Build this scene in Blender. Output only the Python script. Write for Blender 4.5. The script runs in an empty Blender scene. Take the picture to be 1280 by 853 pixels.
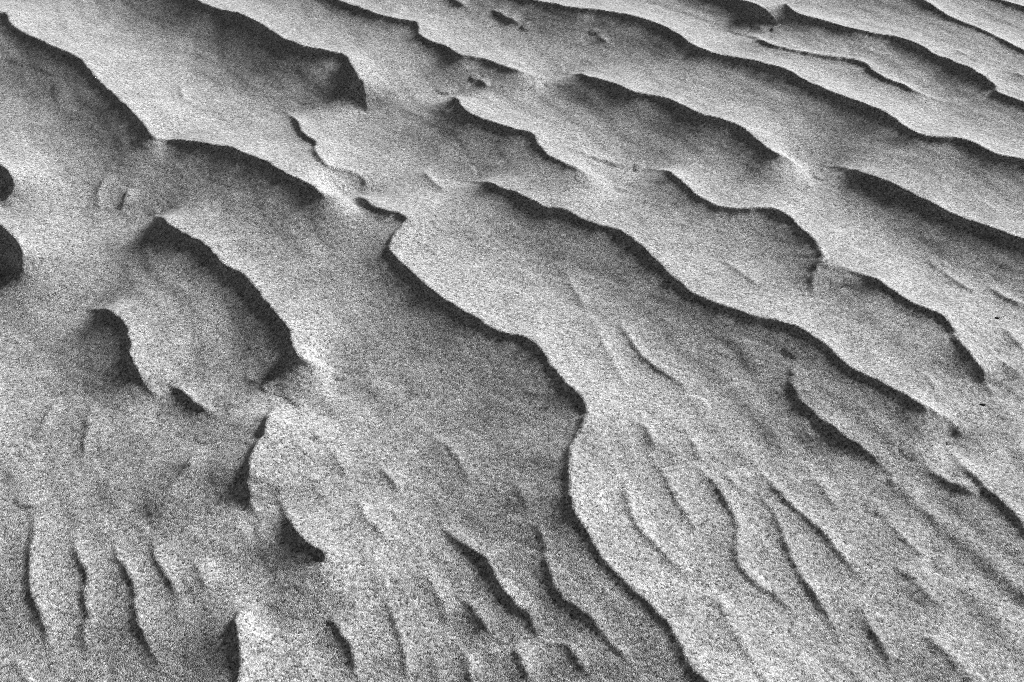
import bpy, math, random, time
import numpy as np
R = math.radians
rng = np.random.default_rng(7)
random.seed(7)
sc = bpy.context.scene

# ------------------------------------------------------------------ camera
CAM_H, PITCH, LENS = 0.55, 42.0, 35.0          # metres above the sand, degrees below the horizon, mm
cam_d = bpy.data.cameras.new('camera'); cam_d.lens = LENS; cam_d.sensor_width = 36.0
cam_d.clip_start = 0.01; cam_d.clip_end = 500.0
cam = bpy.data.objects.new('camera', cam_d); sc.collection.objects.link(cam)
cam.location = (0, 0, CAM_H); cam.rotation_euler = (R(90 - PITCH), 0, 0)
sc.camera = cam

# ------------------------------------------------------------------ sky and sun
SUN_EL, SUN_AZ = 22.0, 51.0                    # elevation; azimuth clockwise from +Y (away from the camera)
world = bpy.data.worlds.new('World'); sc.world = world; world.use_nodes = True
nt = world.node_tree; bg = nt.nodes['Background']
sky = nt.nodes.new('ShaderNodeTexSky'); sky.sky_type = 'NISHITA'; sky.sun_disc = False; sky.air_density = 0.45; sky.dust_density = 0.2
sky.sun_elevation = R(SUN_EL); sky.sun_rotation = R(SUN_AZ)
bw = nt.nodes.new('ShaderNodeRGBToBW')         # a black-and-white photograph
nt.links.new(sky.outputs[0], bw.inputs[0]); nt.links.new(bw.outputs[0], bg.inputs[0])
bg.inputs[1].default_value = 0.05
sun_d = bpy.data.lights.new('sun', 'SUN'); sun_d.energy = 5.0; sun_d.angle = R(11.0); sun_d.color = (1, 1, 1)
sun = bpy.data.objects.new('sun', sun_d); sc.collection.objects.link(sun)
sun.rotation_euler = (R(90 - SUN_EL), 0, R(180 - SUN_AZ))
sun.location = (2, 2, 2)
vs = sc.view_settings; vs.view_transform = 'Standard'; vs.look = 'None'; vs.gamma = 1.0
vs.exposure = 0.97
sc.cycles.use_denoising = False
sc.cycles.pixel_filter_type = 'BLACKMAN_HARRIS'; sc.cycles.filter_width = 0.9

# ------------------------------------------------------------------ sand material
def sand_material():
    m = bpy.data.materials.new('sand'); m.use_nodes = True
    n = m.node_tree.nodes; l = m.node_tree.links
    b = n['Principled BSDF']; b.inputs['Roughness'].default_value = 0.9
    b.inputs['Specular IOR Level'].default_value = 0.25
    geo = n.new('ShaderNodeNewGeometry')
    def vor(scale, rnd=1.0):
        v = n.new('ShaderNodeTexVoronoi'); v.inputs['Scale'].default_value = scale
        v.inputs['Randomness'].default_value = rnd
        l.new(geo.outputs['Position'], v.inputs['Vector']); return v
    def math_(op, a, c=None):
        q = n.new('ShaderNodeMath'); q.operation = op
        for i, s in enumerate((a, c)):
            if s is None: continue
            if isinstance(s, (int, float)): q.inputs[i].default_value = s
            else: l.new(s, q.inputs[i])
        return q.outputs[0]
    # grains: every cell is one grain with its own mineral, dark to quartz-white
    v1 = vor(680.0); v2 = vor(1500.0)
    s1 = n.new('ShaderNodeSeparateColor'); l.new(v1.outputs['Color'], s1.inputs[0])
    s2 = n.new('ShaderNodeSeparateColor'); l.new(v2.outputs['Color'], s2.inputs[0])
    mixv = math_('ADD', math_('MULTIPLY', s1.outputs[0], 0.5), math_('MULTIPLY', s2.outputs[1], 0.5))
    ramp = n.new('ShaderNodeValToRGB'); e = ramp.color_ramp.elements
    e[0].position = 0.12; e[0].color = (0.045, 0.045, 0.045, 1)
    e[1].position = 0.92; e[1].color = (0.64, 0.64, 0.64, 1)
    for p, c in ((0.30, 0.19), (0.5, 0.30), (0.70, 0.41)):
        x = ramp.color_ramp.elements.new(p); x.color = (c, c, c, 1)
    l.new(mixv, ramp.inputs[0])
    # slow patchiness of the mineral mix
    ns = n.new('ShaderNodeTexNoise'); ns.inputs['Scale'].default_value = 34.0; ns.inputs['Detail'].default_value = 5.0
    l.new(geo.outputs['Position'], ns.inputs['Vector'])
    mr = n.new('ShaderNodeMapRange'); mr.inputs[1].default_value = 0.3; mr.inputs[2].default_value = 0.7
    mr.inputs[3].default_value = 0.86; mr.inputs[4].default_value = 1.14
    l.new(ns.outputs[0], mr.inputs[0])
    mul = n.new('ShaderNodeMix'); mul.data_type = 'RGBA'; mul.blend_type = 'MULTIPLY'; mul.inputs[0].default_value = 1.0
    l.new(ramp.outputs[0], mul.inputs[6]); l.new(mr.outputs[0], mul.inputs[7])
    l.new(mul.outputs[2], b.inputs['Base Color'])
    bp = n.new('ShaderNodeBump'); bp.inputs['Strength'].default_value = 1.0; bp.inputs['Distance'].default_value = 0.00025
    hgt = math_('SUBTRACT', math_('MULTIPLY', s2.outputs[0], 0.8), math_('ADD', v1.outputs['Distance'], v2.outputs['Distance']))
    l.new(hgt, bp.inputs['Height']); l.new(bp.outputs[0], b.inputs['Normal'])
    return m
SAND = sand_material()

# ------------------------------------------------------------------ pixel -> ground
F = 1280 * LENS / 36.0
cp, sp = math.cos(R(PITCH)), math.sin(R(PITCH))
def unproject(px, z):
    """photo pixels (n,2) -> points on the sand at height z (n,)"""
    u = (px[:, 0] - 640.0) / F; v = (426.5 - px[:, 1]) / F
    dx = u; dy = cp + v * sp; dz = -sp + v * cp
    t = (z - CAM_H) / dz
    return np.stack([dx * t, dy * t], 1)

# ------------------------------------------------------------------ the ripples, traced along their crests
# A height (m), S sharp lip (m), W lee length (m), L stoss length (m), o = runs on past the frame at start/end
RIP = []
def rip(label, pts, A=.012, S=.0022, W=.085, L=.10, o=''):
    p = [(q + (1.0,))[:3] for q in pts]
    if A > .009:
        near = min(1, max(0, (float(np.mean([q[1] for q in pts])) - 180) / 320))     # relief scaled for shading contrast: far ripples taller, near ones lower with higher lips
        A *= 1.62 - .28 * near; W *= 1.2 - .05 * near; S *= .72 + .18 * near; L = max(L * 1.2, .10)
    RIP.append(dict(label=label, px=np.array(p, float), A=A, S=S, W=W, L=L, o=o))

rip('broad ripple with a dark hooked start and a long curved shaded lee',
    [(-40,8),(0,19),(9,20),(14,32),(25,41),(45,50),(70,62),(100,75),(115,92),(135,112),(155,130),(175,150),(189,168),(205,172,.75),(230,173,.85),
     (262,179),(290,187),(315,197),(338,207),(360,222),(385,235),(402,246,.9),(420,249,.6),(440,251,.5),(456,254,.4)], A=.0195, W=.135, L=.11, o='s')
rip('longest ripple, hooked at its notch, winding down in an S past a wide grey hollow',
    [(440,240),(455,253),(480,262),(509,270),(500,284),(490,297),(487,309),(495,320),(510,335),(535,355),(560,375),(590,393),(620,409),(645,415),(660,420),(675,432),
     (690,455),(710,480),(728,499),(735,513),(725,535),(714,560),(711,590),(714,620),(721,645,.9),(735,667,.8),(747,690,.7),(765,710,.65),(790,735,.6),(815,757,.6),(835,780,.6),
     (850,805,.6),(865,830,.6),(885,853,.6),(905,880,.6)], A=.0165, W=.13, L=.10, o='e')
rip('ripple whose dark lee ends in a blunt squared corner',
    [(200,-22),(245,0),(275,11),(310,22),(340,39),(365,53),(400,62),(430,68),(438,78),(447,97),(455,121),(460,142)], A=.016, W=.10, L=.10, o='s')
rip('ripple with a squared dark step followed by a ragged crumbly crest',
    [(395,-14),(422,0),(445,8),(470,18),(495,24),(515,27),(523,31),(525,44),(540,52),(560,58),(575,67),(600,72,.8),(625,80,.8),(650,88,.8),(675,97,.7),(690,105,.4)],
    A=.0125, W=.08, L=.09, o='s')
rip('very long clean ripple with a smooth bright crest and even dark lee',
    [(640,-8),(676,0),(700,5),(725,10),(750,12),(775,16),(805,24),(830,33),(848,43),(865,55),(885,64),(910,70),(940,76),(960,81),(985,90),(1010,103),(1040,116),
     (1065,125),(1095,136),(1115,147),(1140,163),(1160,170),(1190,173),(1215,178),(1245,192),(1280,200),(1320,212)], A=.016, W=.11, L=.11, o='se')
rip('wavy ripple with three gentle swells tapering into a dark point',
    [(698,90,.5),(725,94,.7),(750,98),(770,105),(790,115),(830,122),(850,130),(875,142),(900,149),(925,157),(945,172),(965,187),(985,198),(1005,209),(1022,218)], A=.0145, W=.10, L=.10)
rip('straight slender ripple with a thin dark lee line',
    [(1030,206,.5),(1050,208,.8),(1075,214,.9),(1100,221),(1125,232),(1150,245),(1180,260),(1210,273),(1240,283),(1280,298),(1320,312)], A=.0105, W=.07, L=.09, o='e')
rip('ripple with a dark kinked shoulder and a straight fading tail',
    [(560,115),(575,130),(590,143),(620,153),(650,162),(667,167),(672,178),(685,193),(705,203),(730,215),(755,225),(774,232)], A=.0125, W=.085, L=.09)
rip('ripple with a domed dark end that drops to a ragged vertical edge',
    [(800,208,.6),(820,211,.8),(840,216),(855,226),(870,240),(895,252),(920,258),(950,258),(972,261),(988,270),(1003,285),(1018,299),(1028,318),(1021,334,.8),(1016,352,.8),(1018,380,.6)], A=.0125, W=.095, L=.085)
rip('long diagonal ripple with a rounded shoulder and broad smoky hollow',
    [(585,224,.7),(605,231),(640,240),(680,258),(705,263),(740,278),(770,285),(795,300),(815,320),(840,345),(865,365),(890,378),(915,387),(945,398),(975,405),
     (1000,413),(1020,425),(1040,440),(1060,457),(1085,470),(1110,482),(1130,493),(1150,505),(1175,518),(1190,527),(1199,541),(1199,556,.6)], A=.0118, W=.090, L=.10)
rip('long narrow lip of sand with a doubled dark crest line',
    [(1180,548,.4),(1188,562),(1200,578),(1217,593),(1237,613),(1255,629),(1270,645),(1285,662),(1310,685)], A=.0062, S=.0018, W=.055, L=.08, o='e')
rip('short dark crease tucked under the doubled lip of sand',
    [(1148,570),(1163,587),(1185,600),(1210,612),(1235,622)], A=.0018, S=.0011, W=.03, L=.04)
rip('rounded tongue of pale sand with a curved dark rim at its tip',
    [(996,448,.5),(991,462),(990,476),(993,490),(1001,502),(1020,520),(1050,542),(1080,562),(1100,580),(1120,598)], A=.0024, S=.0022, W=.04, L=.07)
rip('angular ripple whose crest bends like a roof ridge above a grey facet',
    [(1035,330,.4),(1065,338,.8),(1090,347),(1115,360),(1140,377),(1165,388),(1180,395),(1190,405),(1200,425),(1215,445),(1228,465),(1238,485),(1247,503)], A=.0125, W=.085, L=.08)
rip('smooth ripple with a bright bent crest line between two long parallel ripples',
    [(1118,-18),(1150,-2),(1180,15),(1205,27),(1235,37),(1260,50),(1295,66)], A=.014, W=.11, L=.10, o='se')
rip('sharp bare ripple edge beyond the smooth bent bright crest',
    [(1205,-22),(1235,-7),(1262,2),(1300,14)], A=.012, W=.08, L=.09, o='se')
rip('long smooth ripple with a small notch and step near its end',
    [(963,8),(980,15),(1010,23),(1045,33),(1080,41),(1110,45),(1140,52),(1170,67),(1200,78),(1225,90),(1244,104),(1249,113),(1280,125),(1315,137)], A=.014, W=.10, L=.095, o='e')
rip('short dark wedge of a ripple ending beside the crest of a longer one',
    [(880,-16),(905,-5),(930,3),(945,13),(960,24),(974,34)], A=.0125, W=.07, L=.08, o='s')
rip('thin low ripple with a small dark bulge halfway along',
    [(930,42),(950,52),(965,57),(1000,65),(1030,70),(1060,74),(1080,79),(1091,89),(1106,98),(1130,108),(1150,117,.7),(1190,131,.4)], A=.0085, W=.07, L=.07)
rip('small round dark scoop with a curved rim beside a larger one',
    [(-22,190),(-5,201),(8,211),(16,222),(17,232),(9,246),(-8,258)], A=.014, W=.06, L=.05, o='s')
rip('larger round dark scoop with a curved rim beside a small one',
    [(-25,268),(-8,276),(4,283),(18,298),(27,314),(27,328),(13,342),(-10,351)], A=.015, W=.075, L=.05, o='s')
rip('scalloped ripple curling to a sharp dark hooked toe',
    [(192,264,.8),(200,273),(215,282),(235,292),(254,302),(269,317),(285,332),(305,342),(320,358),(335,378),(350,395),(360,411),(365,430),(373,446),(392,455),(416,464),(426,474)], A=.0142, W=.10, L=.085)
rip('small ripple with a rounded dark nose and dwindling tail',
    [(102,379,.7),(130,385),(145,391),(157,404),(162,424),(163,445),(172,462),(182,480),(196,495),(212,507,.5)], A=.0115, W=.08, L=.07)
rip('faint short crease trailing beside the dark rounded nose',
    [(205,478),(228,489),(250,507),(278,522)], A=.004, S=.0015, W=.03, L=.03)
rip('pale rounded lobe of sand with a dark scalloped rim',
    [(362,492,.5),(344,508,.8),(334,524),(329,545),(317,562),(311,585),(311,610),(316,632),(334,655)], A=.0150, S=.0030, W=.13, L=.06)
rip('notched ripple turning back on itself like a beak',
    [(346,612,.7),(356,640),(370,664),(385,680),(400,689),(408,699),(401,711),(385,722,.9),(365,735,.8),(347,749,.7),(325,758,.6),(302,766,.8),(295,780),(299,800),(300,825),(298,850),(302,880)], A=.0118, S=.0026, W=.09, L=.05, o='e')
rip('stepped crest with a dark crumbled edge on open rippled sand',
    [(545,648),(562,667),(580,681),(600,693),(613,706),(620,722),(630,738),(645,755),(661,770),(671,790),(680,808)], A=.0026, S=.0024, W=.04, L=.06)
# low wind furrows
for lab, p, a, w in (
    ('slanting low furrow beside the stepped crumbled crest', [(578,746),(595,765),(608,785),(619,803)], .0032, .028),
    ('stubby upright furrow beyond the foot of the stepped crumbled crest', [(574,810),(586,825),(590,850),(592,875)], .0030, .028),
    ('deep short furrow in the coarse speckled sand', [(405,768),(425,788),(437,805),(443,830),(448,858)], .0052, .035),
    ('slim faint furrow in the coarse speckled sand', [(476,742),(490,765),(500,790),(505,815),(513,858)], .0034, .03),
    ('wandering furrow running beside the long winding S ripple', [(664,648),(680,675),(685,705),(691,730),(705,750),(730,765),(750,785),(766,805),(782,822),(800,842)], .0036, .035),
    ('curved furrow just outside the foot of the S ripple', [(768,588),(780,605),(786,630),(796,655),(815,675),(835,695),(852,710),(876,721)], .0050, .035),
    ('pale-sided furrow between two darker curved furrows', [(815,572),(835,600),(845,620),(860,645),(876,672)], .0040, .033),
    ('dark double-bent furrow arching over the low sand', [(852,572),(878,590),(897,607),(910,629),(919,647),(923,667),(920,690),(930,711),(950,730),(973,744),(1003,779)], .0054, .036),
    ('long diagonal furrow on the smooth slope', [(940,578),(965,605),(990,630),(1015,650),(1035,670),(1055,695),(1075,720),(1090,744)], .0048, .036),
    ('steep furrow beside the long diagonal furrow', [(950,615),(970,645),(985,680),(1000,713),(1020,740),(1035,765),(1046,790),(1057,822)], .0048, .036),
    ('low broken furrow fading out on the slope', [(1070,752),(1090,780),(1101,800),(1118,835)], .0036, .03),
    ('darkest of the upright furrows, bowed like a bracket', [(46,632),(45,665),(39,690),(40,730),(46,755),(56,780),(66,808),(62,840)], .0052, .035),
    ('upright furrow bulging to one side', [(90,665),(98,695),(110,720),(108,745),(112,770),(106,790),(109,838)], .0046, .033),
    ('wavering upright furrow with a soft outline', [(140,668),(148,698),(164,720),(170,745),(171,775),(186,805),(203,845)], .0042, .033),
    ('shallow upright furrow in pale sand', [(193,672),(198,705),(214,730),(226,762)], .0034, .03),
    ('thin crisp crease on the bright slope beside the long diagonal ripple', [(772,398),(785,420),(800,442),(820,458),(840,472),(856,486),(862,500)], .0042, .026),
    ('fine crease crossing the wind-combed sand', [(1172,332),(1195,350),(1224,367)], .0030, .022),
    ('fine dark crease near a tiny dark fleck', [(1232,352),(1255,370),(1290,382)], .0034, .024),
    ('low crest linking two ripples with a thin dark line', [(692,181),(725,188),(755,200),(795,211)], .0040, .035),
    ('wiggly small ripple with a stepped dark edge', [(358,138),(372,152),(380,165),(394,175),(395,188),(405,202),(420,212),(440,219),(456,229),(452,242)], .012, .06),
    ('short dark dash of a ripple on a bright slope', [(612,10),(634,21),(655,30)], .0036, .03),
    ('tiny dark dimple on a bright slope', [(555,-9),(574,1),(586,10)], .0042, .035),
):
    rip(lab, p, A=a * .62, S=.0005 + a * .19, W=w * .9, L=w * 1.3)
N_NAMED = len(RIP)
# nameless faint creases: part of the ground's own relief
for p, a, w in (
    ([(362,430),(370,444),(380,450),(398,457),(418,466)], .0050, .035),
    ([(1252,405),(1265,418),(1285,440)], .0028, .022), ([(1240,440),(1262,458),(1285,475)], .0024, .022),
    ([(798,526),(812,543),(817,566)], .0026, .022), ([(523,206),(540,225),(560,244)], .0028, .025),
    ([(445,622),(456,645),(475,665),(494,684)], .0030, .026), ([(472,580),(490,600),(502,620)], .0026, .026),
    ([(255,552),(232,588),(207,618),(180,640),(172,660)], .0036, .04), ([(138,212),(122,238),(127,265)], .0022, .022),
    ([(162,232),(150,262)], .0018, .02), ([(118,500),(108,535),(104,580)], .0026, .028), ([(75,490),(55,530),(45,560)], .0022, .028),
    ([(596,98),(608,104),(616,106)], .0026, .022), ([(1052,560),(1040,520)], .0012, .03), ([(640,600),(662,640)], .0016, .04),
    ([(540,540),(570,570),(590,610)], .0020, .03), ([(405,552),(420,572),(436,598)], .0016, .028), ([(640,800),(655,830),(668,860)], .0030, .028),
    ([(700,800),(722,822),(738,850)], .0026, .03), ([(905,590),(925,612)], .002, .024), ([(1010,590),(1035,615),(1050,640)], .0022, .03),
    ([(1100,640),(1140,680),(1170,700)], .0020, .035), ([(1110,700),(1150,730),(1175,765)], .0022, .03), ([(1150,790),(1180,815),(1210,850)], .0022, .03),
    ([(885,730),(905,760),(925,800),(955,835)], .0026, .03), ([(1020,555),(1000,520)], .0010, .03), ([(705,340),(722,368),(738,392)], .0018, .026),
    ([(735,385),(750,420),(765,450),(790,490)], .0018, .026), ([(1155,465),(1172,490)], .0022, .022), ([(855,540),(880,580)], .0016, .026),
    ([(220,100),(232,125)], .002, .022), ([(900,320),(930,345),(960,365)], .0016, .03), ([(300,470),(330,480)], .0012, .03),
    ([(745,42),(760,55)], .002, .03), ([(1190,60),(1215,72)], .002, .03), ([(1265,88),(1290,96)], .003, .03),
    ([(245,700),(255,725),(262,745)], .0024, .028), ([(20,820),(30,850)], .002, .03), ([(520,700),(545,740),(560,790)], .002, .035),
):
    rip(None, p, A=a * 1.1, S=.0004 + a * .14, W=w * 1.1, L=w * 1.3)

# ------------------------------------------------------------------ the sheet of sand: fine where it is near, coarser far away
def axis(lo, hi, step0, step1, out_lo, out_hi, g1=1.02, g2=1.25):
    v = [lo]
    while v[-1] < hi:
        t = (v[-1] - lo) / (hi - lo); v.append(v[-1] + step0 + (step1 - step0) * t)
    for sgn, end, st in ((1, out_hi, step1), (-1, out_lo, step0)):
        e = v[-1] if sgn > 0 else v[0]; ext = []; s = st; e0 = e
        while (e < end) if sgn > 0 else (e > end):
            s *= g1 if abs(e - e0) < 1.5 else g2
            e += sgn * s; ext.append(e)
        v = v + ext if sgn > 0 else ext[::-1] + v
    return np.array(v)
XS = axis(-0.74, 0.74, .0018, .0018, -90.0, 90.0)
YS = axis(0.24, 1.36, .0013, .0028, -30.0, 160.0)
NX, NY = len(XS), len(YS)
GX, GY = np.meshgrid(XS, YS)                       # (NY, NX)

def catmull(p, n=10):
    q = np.vstack([2 * p[0] - p[1], p, 2 * p[-1] - p[-2]]); out = []
    for i in range(1, len(q) - 2):
        a, b, c, d = q[i - 1:i + 3]
        t = np.linspace(0, 1, n, endpoint=False)[:, None]
        out.append(.5 * (2 * b + (c - a) * t + (2 * a - 5 * b + 4 * c - d) * t ** 2 + (3 * b - a - 3 * c + d) * t ** 3))
    return np.vstack(out + [p[-1:]])

def resample(g, a, step):
    s = np.r_[0, np.cumsum(np.hypot(*np.diff(g, axis=0).T))]
    m = max(3, int(s[-1] / step)); t = np.linspace(0, s[-1], m + 1)
    return np.stack([np.interp(t, s, g[:, 0]), np.interp(t, s, g[:, 1])], 1), np.interp(t, s, a), t

def smooth1(x, k):
    if k < 1: return x
    ker = np.hanning(2 * k + 3)[1:-1]; ker /= ker.sum()
    return np.convolve(np.pad(x, k, mode='edge'), ker, 'valid')

def ground_line(r, z):
    px = catmull(r['px'][:, :2], 10)
    amp = np.interp(np.linspace(0, len(r['px']) - 1, len(px)), np.arange(len(r['px'])), r['px'][:, 2])
    g = unproject(px, np.full(len(px), z) if np.isscalar(z) else z)
    return g, amp, px

def prep(r, z):
    g, amp, px = ground_line(r, z)
    for side in r['o']:                             # let it run on past the frame
        if side == 's':
            d = g[0] - g[8]; d /= np.hypot(*d); k = np.linspace(.22, .01, 22)[:, None]
            g = np.vstack([g[0] + d * k + np.array([d[1], -d[0]]) * .02 * np.sin(k * 30) * k / .22, g]); amp = np.r_[np.full(22, amp[0]), amp]
        else:
            d = g[-1] - g[-9]; d /= np.hypot(*d); k = np.linspace(.01, .22, 22)[:, None]
            g = np.vstack([g, g[-1] + d * k + np.array([d[1], -d[0]]) * .02 * np.sin(k * 30) * k / .22]); amp = np.r_[amp, np.full(22, amp[-1])]
    g, amp, s = resample(g, amp, .003)
    Lt = s[-1]; edge = np.minimum(s, Lt - s)
    e = np.clip(edge / min(.05, Lt * .34), 0, 1); e2 = np.clip(edge / min(.018, Lt * .2), 0, 1)
    amp = smooth1(amp, 3)
    r['lip'] = np.sqrt(np.clip(amp, 0, 1)) * (e2 * (2 - e2)) * (.35 + .65 * e)
    amp = amp * (e * e * (3 - 2 * e))
    # natural unevenness along the crest
    rough = .07 if r['A'] > .006 else .09
    amp = amp * (1 + rough * smooth1(rng.standard_normal(len(amp)), 8 if rough < .1 else 4))
    jig = smooth1(rng.standard_normal(len(g)), 1) * .0008
    tg = np.gradient(g, axis=0); tg /= np.maximum(np.hypot(tg[:, 0], tg[:, 1]), 1e-9)[:, None]
    g = g + np.stack([tg[:, 1], -tg[:, 0]], 1) * jig[:, None]
    r['g'], r['a'] = g, np.maximum(amp, 0)

def contrib(r, X, Y):
    """normalised ridge profile (0..1) and height of one ripple at points X, Y"""
    g, a = r['g'], r['a']; li = r.get('lip', a)
    P, Q = g[:-1], g[1:]; D = Q - P; LL = np.maximum((D ** 2).sum(1), 1e-12)
    best = np.full(X.shape, 1e9); aa = np.zeros(X.shape); al = np.zeros(X.shape); ww = np.full(X.shape, 1e-30); side = np.zeros(X.shape)
    reach = max(r['W'], r['L']) * 1.25
    order = np.arange(len(P))
    # coarse blocks of segments, each with its own box of influence
    B = 12
    for k in range(0, len(P), B):
        sl = order[k:k + B]; lo = np.minimum(P[sl], Q[sl]).min(0) - reach; hi = np.maximum(P[sl], Q[sl]).max(0) + reach
        idx = np.nonzero((X > lo[0]) & (X < hi[0]) & (Y > lo[1]) & (Y < hi[1]))[0]
        if len(idx) == 0: continue
        x, y = X[idx], Y[idx]; bb = best[idx]; ba = aa[idx]; bl = al[idx]; bw_ = ww[idx]; bs = side[idx]
        for j in sl:
            rx, ry = x - P[j, 0], y - P[j, 1]
            t = np.clip((rx * D[j, 0] + ry * D[j, 1]) / LL[j], 0, 1)
            d2 = (rx - t * D[j, 0]) ** 2 + (ry - t * D[j, 1]) ** 2
            m = d2 < bb
            w_ = (d2 + 4e-6) ** -3.0; ba = ba + w_ * (a[j] + (a[j + 1] - a[j]) * t); bl = bl + w_ * (li[j] + (li[j + 1] - li[j]) * t); bw_ = bw_ + w_
            bb = np.where(m, d2, bb)
            bs = np.where(m, D[j, 0] * ry - D[j, 1] * rx, bs)
        best[idx] = bb; aa[idx] = ba; al[idx] = bl; ww[idx] = bw_; side[idx] = bs
    aa = aa / ww; al = al / ww
    d = np.sqrt(best); lee = side < 0
    k = .4 + .6 * np.sqrt(np.clip(aa, 0, 1)); W, L = r['W'] * k, r['L'] * k      # a dying ripple gets narrower as well as lower
    fl = np.clip(1 - d / W, 0, 1) ** 2.1
    fs = np.clip(1 - d / L, 0, 1) ** 1.6
    lipW = .0035 + r['S'] * 1.2
    lip_l = np.clip(1 - d / lipW, 0, 1) ** 1.8; lip_s = np.clip(1 - d / (L * .35), 0, 1) ** 2
    phi = np.where(lee, fl, fs) * aa
    h = r['A'] * phi + r['S'] * al * np.where(lee, lip_l, lip_s)
    return phi, h, np.where(al > .12, d, 1.0)

def sample(H, pts):
    ix = np.clip(np.searchsorted(XS, pts[:, 0]), 1, NX - 1); iy = np.clip(np.searchsorted(YS, pts[:, 1]), 1, NY - 1)
    return H[iy, ix]

core_x = (XS > -2.4) & (XS < 2.4); core_y = (YS > -.9) & (YS < 3.1)
cx0, cx1 = np.nonzero(core_x)[0][[0, -1]]; cy0, cy1 = np.nonzero(core_y)[0][[0, -1]]

def heights(rips, X, Y, want=False):
    H = np.zeros(X.size); DM = np.full(X.size, 1.0); bestv = np.zeros(X.size); lab = np.full(X.size, -1, int)
    for i, r in enumerate(rips):
        pad = max(r['W'], r['L']) * 1.3
        lo = r['g'].min(0) - pad; hi = r['g'].max(0) + pad
        idx = np.nonzero((X > lo[0]) & (X < hi[0]) & (Y > lo[1]) & (Y < hi[1]))[0]
        if len(idx) == 0: continue
        phi, h, dd = contrib(r, X[idx], Y[idx])
        H[idx] += h; DM[idx] = np.minimum(DM[idx], dd)
        if want and r['label']:
            v = np.where(phi > .20, phi, 0)
            m = v > bestv[idx]; k = idx[m]; bestv[k] = v[m]; lab[k] = i
    return H, lab, DM

# crest heights settle in two passes so that every crest lands on its traced line
t0 = time.time()
state = rng.bit_generator.state
for r in RIP: prep(r, r['A'] * .6)
for it in range(2):
    allp = [ground_line(r, r.get('z', r['A'] * .6))[0] for r in RIP]
    cat = np.vstack(allp)
    Hc, _, _ = heights(RIP, cat[:, 0].copy(), cat[:, 1].copy())
    k = 0
    rng.bit_generator.state = state
    for r, p in zip(RIP, allp):
        z = Hc[k:k + len(p)]; k += len(p)
        r['z'] = smooth1(np.minimum(z, .03), 6)
        prep(r, r['z'])

# ripples beyond the frame, of the same family
corner = unproject(np.array([[-40, -30], [1320, -30], [1320, 890], [-40, 890]], float), np.zeros(4))
def in_frame(p):
    ins = np.ones(len(p), bool)
    for i in range(4):
        a, b = corner[i], corner[(i + 1) % 4]
        ins &= ((b[0] - a[0]) * (p[:, 1] - a[1]) - (b[1] - a[1]) * (p[:, 0] - a[0])) < 0
    return ins
OUT = []
dirv = np.array([math.cos(R(-38)), math.sin(R(-38))]); nrm = np.array([-dirv[1], dirv[0]])
for b in np.arange(-3.2, 3.4, .145):
    s = -3.4 + random.random() * .4
    while s < 3.4:
        ln = random.uniform(.35, .8); t = np.arange(0, ln, .012)
        off = sum(random.uniform(.004, .016) * np.sin(t * random.uniform(8, 34) + random.uniform(0, 6)) for _ in range(3))
        p = np.array([0, .9]) + dirv * (s + t)[:, None] + nrm * (b + random.uniform(-.03, .03) + off)[:, None]
        keep = (~in_frame(p)) & (np.abs(p[:, 0]) < 2.3) & (p[:, 1] > -.8) & (p[:, 1] < 3.0)
        # keep the longest unbroken run outside the frame
        runs = np.split(np.nonzero(keep)[0], np.nonzero(np.diff(np.nonzero(keep)[0]) > 1)[0] + 1)
        for q in runs:
            if len(q) < 10: continue
            g, am, ss = resample(p[q], np.ones(len(q)), .01)
            e = np.clip(np.minimum(ss, ss[-1] - ss) / .06, 0, 1)
            OUT.append(dict(label=None, A=random.uniform(.013, .021), S=.0016, W=random.uniform(.09, .13), L=.09, g=g, a=e * (2 - e), lip=e))
        s += ln + random.uniform(-.02, .08)

sub = np.s_[cy0:cy1 + 1, cx0:cx1 + 1]
Xc, Yc = GX[sub].ravel().copy(), GY[sub].ravel().copy()
Hr, lab, DM = heights(RIP, Xc, Yc, True)
Ho, _, DO = heights(OUT, Xc, Yc); DM = np.minimum(DM, DO)
def blur(Z, k):
    ker = np.hanning(2 * k + 3)[1:-1]; ker /= ker.sum()
    for ax in (0, 1):
        P = np.pad(Z, [(k, k) if a == ax else (0, 0) for a in (0, 1)], mode='edge'); n_ = Z.shape[ax]
        Z = sum(w * (P[i:i + n_] if ax == 0 else P[:, i:i + n_]) for i, w in enumerate(ker))
    return Z
Hs = (Hr + Ho).reshape(GX[sub].shape); Dm = DM.reshape(GX[sub].shape)
cell = np.maximum(np.gradient(XS)[None, cx0:cx1 + 1], np.gradient(YS)[cy0:cy1 + 1, None]); fin = np.clip((.009 - cell) / .006, 0, 1)
w1 = np.clip((Dm - .004) / .010, 0, 1) * fin; w2 = np.clip((Dm - .012) / .02, 0, 1) * fin     # loose sand rounds off everywhere but along the crests
Hs = Hs + (blur(Hs, 4) - Hs) * w1
Hs = Hs + (blur(Hs, 11) - Hs) * w2
H = np.zeros((NY, NX)); H[sub] = Hs
LAB = np.full((NY, NX), -1, int); LAB[sub] = lab.reshape(GX[sub].shape)
print('heights', time.time() - t0, len(OUT), NX, NY)

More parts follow.
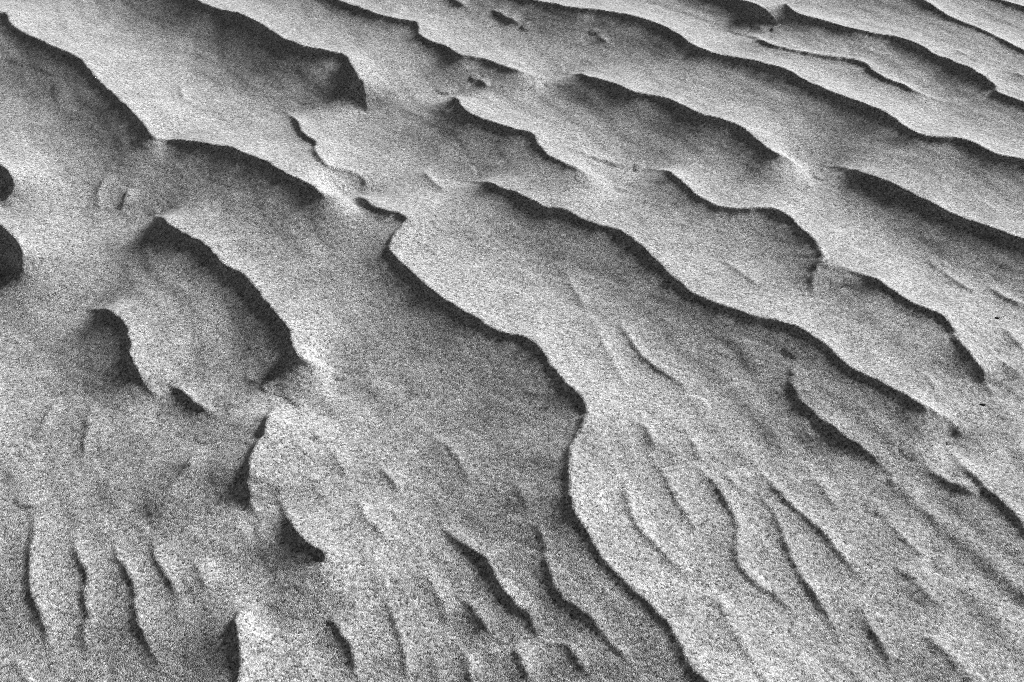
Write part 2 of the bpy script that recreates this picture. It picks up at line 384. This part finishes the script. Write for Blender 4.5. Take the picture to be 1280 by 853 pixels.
# soft undulation, wind-combed streaks and the roughness of the grains themselves
def value_noise(x, y, seed):
    r = np.random.default_rng(seed); T = r.random((256, 256))
    xi, yi = np.floor(x).astype(int), np.floor(y).astype(int); fx, fy = x - xi, y - yi
    fx, fy = fx * fx * (3 - 2 * fx), fy * fy * (3 - 2 * fy)
    g = lambda i, j: T[(yi + j) & 255, (xi + i) & 255]
    return (g(0, 0) * (1 - fx) + g(1, 0) * fx) * (1 - fy) + (g(0, 1) * (1 - fx) + g(1, 1) * fx) * fy - .5
sx = GX * dirv[0] + GY * dirv[1]; sy = GX * nrm[0] + GY * nrm[1]
wob = value_noise(GX * 14, GY * 14, 3) * .03
fine = np.clip(1.2 - np.maximum(np.abs(GX) - .75, np.maximum(GY - 1.4, .2 - GY)) * .8, 0, 1)   # the mesh is too coarse for it far off
H += value_noise(GX * 5, GY * 5, 1) * .006 * fine
H += value_noise(GX * 22, GY * 22, 2) * .0018 * fine
H += value_noise(GX * 60, GY * 60, 4) * .0007 * fine
H += value_noise(sx * 38, (sy + wob) * 130, 5) * .0004 * fine
H += value_noise(sx * 120, (sy + wob) * 260, 6) * .0002 * fine
d2 = np.array([math.cos(R(-58)), math.sin(R(-58))]); ax_ = GX * d2[0] + GY * d2[1]; ay_ = -GX * d2[1] + GY * d2[0]
ay_ = ay_ + value_noise(GX * 11, GY * 11, 11) * .035 + value_noise(GX * 35, GY * 35, 12) * .006
ph = (ay_ / .030) % 1.0                                         # small asymmetric wind ripples, steeper on the lee
saw = np.where(ph < .38, ph / .38, (1 - ph) / .62); saw = saw * saw * (3 - 2 * saw)
msk = np.clip(value_noise(ax_ * 9, ay_ * 22, 13) * 2.2 + .5, 0, 1) * (.3 + .7 * np.clip((.66 - GY - .25 * np.clip(GX - .05, 0, 1)) / .18, 0, 1))
keep = np.ones_like(H); keep[sub] = np.clip((Dm - .010) / .025, 0, 1)      # they die out against the larger crests
H += saw * msk * keep * .0019 * fine
H += value_noise(GX * .11 + 7, GY * .11 + 3, 8) * 1.6 * np.clip((np.hypot(GX, GY - .8) - 6) / 40, 0, 1)   # low dunes far away
grain = rng.standard_normal((NY, NX)) * .00010
H += np.clip(grain, -.0007, .0007) * fine

# ------------------------------------------------------------------ meshes
_dy, _dx = np.gradient(H, YS, XS)
NRM = np.stack([-_dx, -_dy, np.ones_like(H)], 2); NRM /= np.linalg.norm(NRM, axis=2)[..., None]
NRM = NRM.reshape(-1, 3).astype(np.float32)
def grid_mesh(name, vid_mask_faces, z, origin):
    """faces picked by a boolean (NY-1, NX-1) array, as one mesh with its own local origin"""
    fy, fx = np.nonzero(vid_mask_faces)
    q = np.stack([fy * NX + fx, fy * NX + fx + 1, (fy + 1) * NX + fx + 1, (fy + 1) * NX + fx], 1)
    used, inv = np.unique(q.ravel(), return_inverse=True)
    me = bpy.data.meshes.new(name)
    co = np.stack([GX.ravel()[used] - origin[0], GY.ravel()[used] - origin[1], z.ravel()[used] - origin[2]], 1).astype(np.float32)
    nf = len(q)
    me.vertices.add(len(used)); me.vertices.foreach_set('co', co.ravel())
    me.loops.add(nf * 4); me.loops.foreach_set('vertex_index', inv.astype(np.int32).ravel())
    me.polygons.add(nf); me.polygons.foreach_set('loop_start', np.arange(nf, dtype=np.int32) * 4)
    me.polygons.foreach_set('use_smooth', np.ones(nf, bool))
    me.update(calc_edges=True)
    me.materials.append(SAND)
    me.normals_split_custom_set_from_vertices(NRM[used])   # one continuous surface across the seams
    return me

def face_label():
    l4 = np.stack([LAB[:-1, :-1], LAB[1:, :-1], LAB[:-1, 1:], LAB[1:, 1:]])
    return np.where((l4 == l4[0]).all(0), l4[0], -1)
FL = face_label()
# the ground runs on underneath every ripple: its sheet dips where a ripple lies on it
inside = np.zeros((NY, NX), bool)
for i in range(N_NAMED):
    f = FL == i
    full = np.zeros((NY, NX), int)
    full[:-1, :-1] += f; full[1:, :-1] += f; full[:-1, 1:] += f; full[1:, 1:] += f
    inside |= full == 4
Zg = np.where(inside, H - .004, H)
ground = bpy.data.objects.new('sand_ground', grid_mesh('sand_ground', np.ones((NY - 1, NX - 1), bool), Zg, (0, 0, 0)))
ground['kind'] = 'structure'
ground['label'] = 'coarse grey speckled sand between the wind ripples'
sc.collection.objects.link(ground)

for i in range(N_NAMED):
    f = FL == i
    if f.sum() < 30: continue
    r = RIP[i]
    mid = r['g'][len(r['g']) // 2]
    org = (float(mid[0]), float(mid[1]), 0.0)
    nm = 'sand_ripple' if r['A'] >= .0075 or i < 27 else 'sand_furrow'
    o = bpy.data.objects.new(nm, grid_mesh(nm, f, H, org))
    o.location = org
    o['label'] = r['label']; o['category'] = 'ripple' if nm == 'sand_ripple' else 'furrow'
    o['group'] = 'wind ripples in the sand' if nm == 'sand_ripple' else 'low furrows in the sand'
    sc.collection.objects.link(o)

# ------------------------------------------------------------------ two dark flecks lying on the sand
def simple_mat(name, c, rough):
    m = bpy.data.materials.new(name); m.use_nodes = True; n = m.node_tree.nodes; b = n['Principled BSDF']
    ns = n.new('ShaderNodeTexNoise'); ns.inputs['Scale'].default_value = 900
    cr = n.new('ShaderNodeValToRGB'); cr.color_ramp.elements[0].color = (c * .6, c * .6, c * .6, 1); cr.color_ramp.elements[1].color = (c * 1.6, c * 1.6, c * 1.6, 1)
    m.node_tree.links.new(ns.outputs[0], cr.inputs[0]); m.node_tree.links.new(cr.outputs[0], b.inputs['Base Color'])
    b.inputs['Roughness'].default_value = rough
    return m
DARK = simple_mat('dark_stone', .012, .7)
def pebble(name, label, px, size, rz, seed):
    import bmesh
    rr = random.Random(seed); bm = bmesh.new(); bmesh.ops.create_icosphere(bm, subdivisions=2, radius=1)
    for v in bm.verts:
        k = 1 + rr.uniform(-.14, .14); v.co = (v.co.x * size[0] * k, v.co.y * size[1] * k, (v.co.z * .9 + .35) * size[2] * k)
    me = bpy.data.meshes.new(name); bm.to_mesh(me); bm.free(); me.materials.append(DARK)
    o = bpy.data.objects.new(name, me); p = unproject(np.array([px], float), np.array([.004]))
    for _ in range(3): p = unproject(np.array([px], float), sample(H, p))
    o.location = (p[0, 0], p[0, 1], float(sample(H, p)[0])); o.rotation_euler = (0, 0, rz)
    o['label'] = label; o['category'] = 'pebble'; sc.collection.objects.link(o)
pebble('pebble', 'tiny black pebble lying alone on pale wind-combed sand', (1246, 398), (.0024, .0013, .0012), .2, 1)
pebble('pebble', 'sliver-thin dark chip of stone on smooth pale slope', (1228, 506), (.0026, .0008, .0008), -.1, 2)
print('total', time.time() - t0)
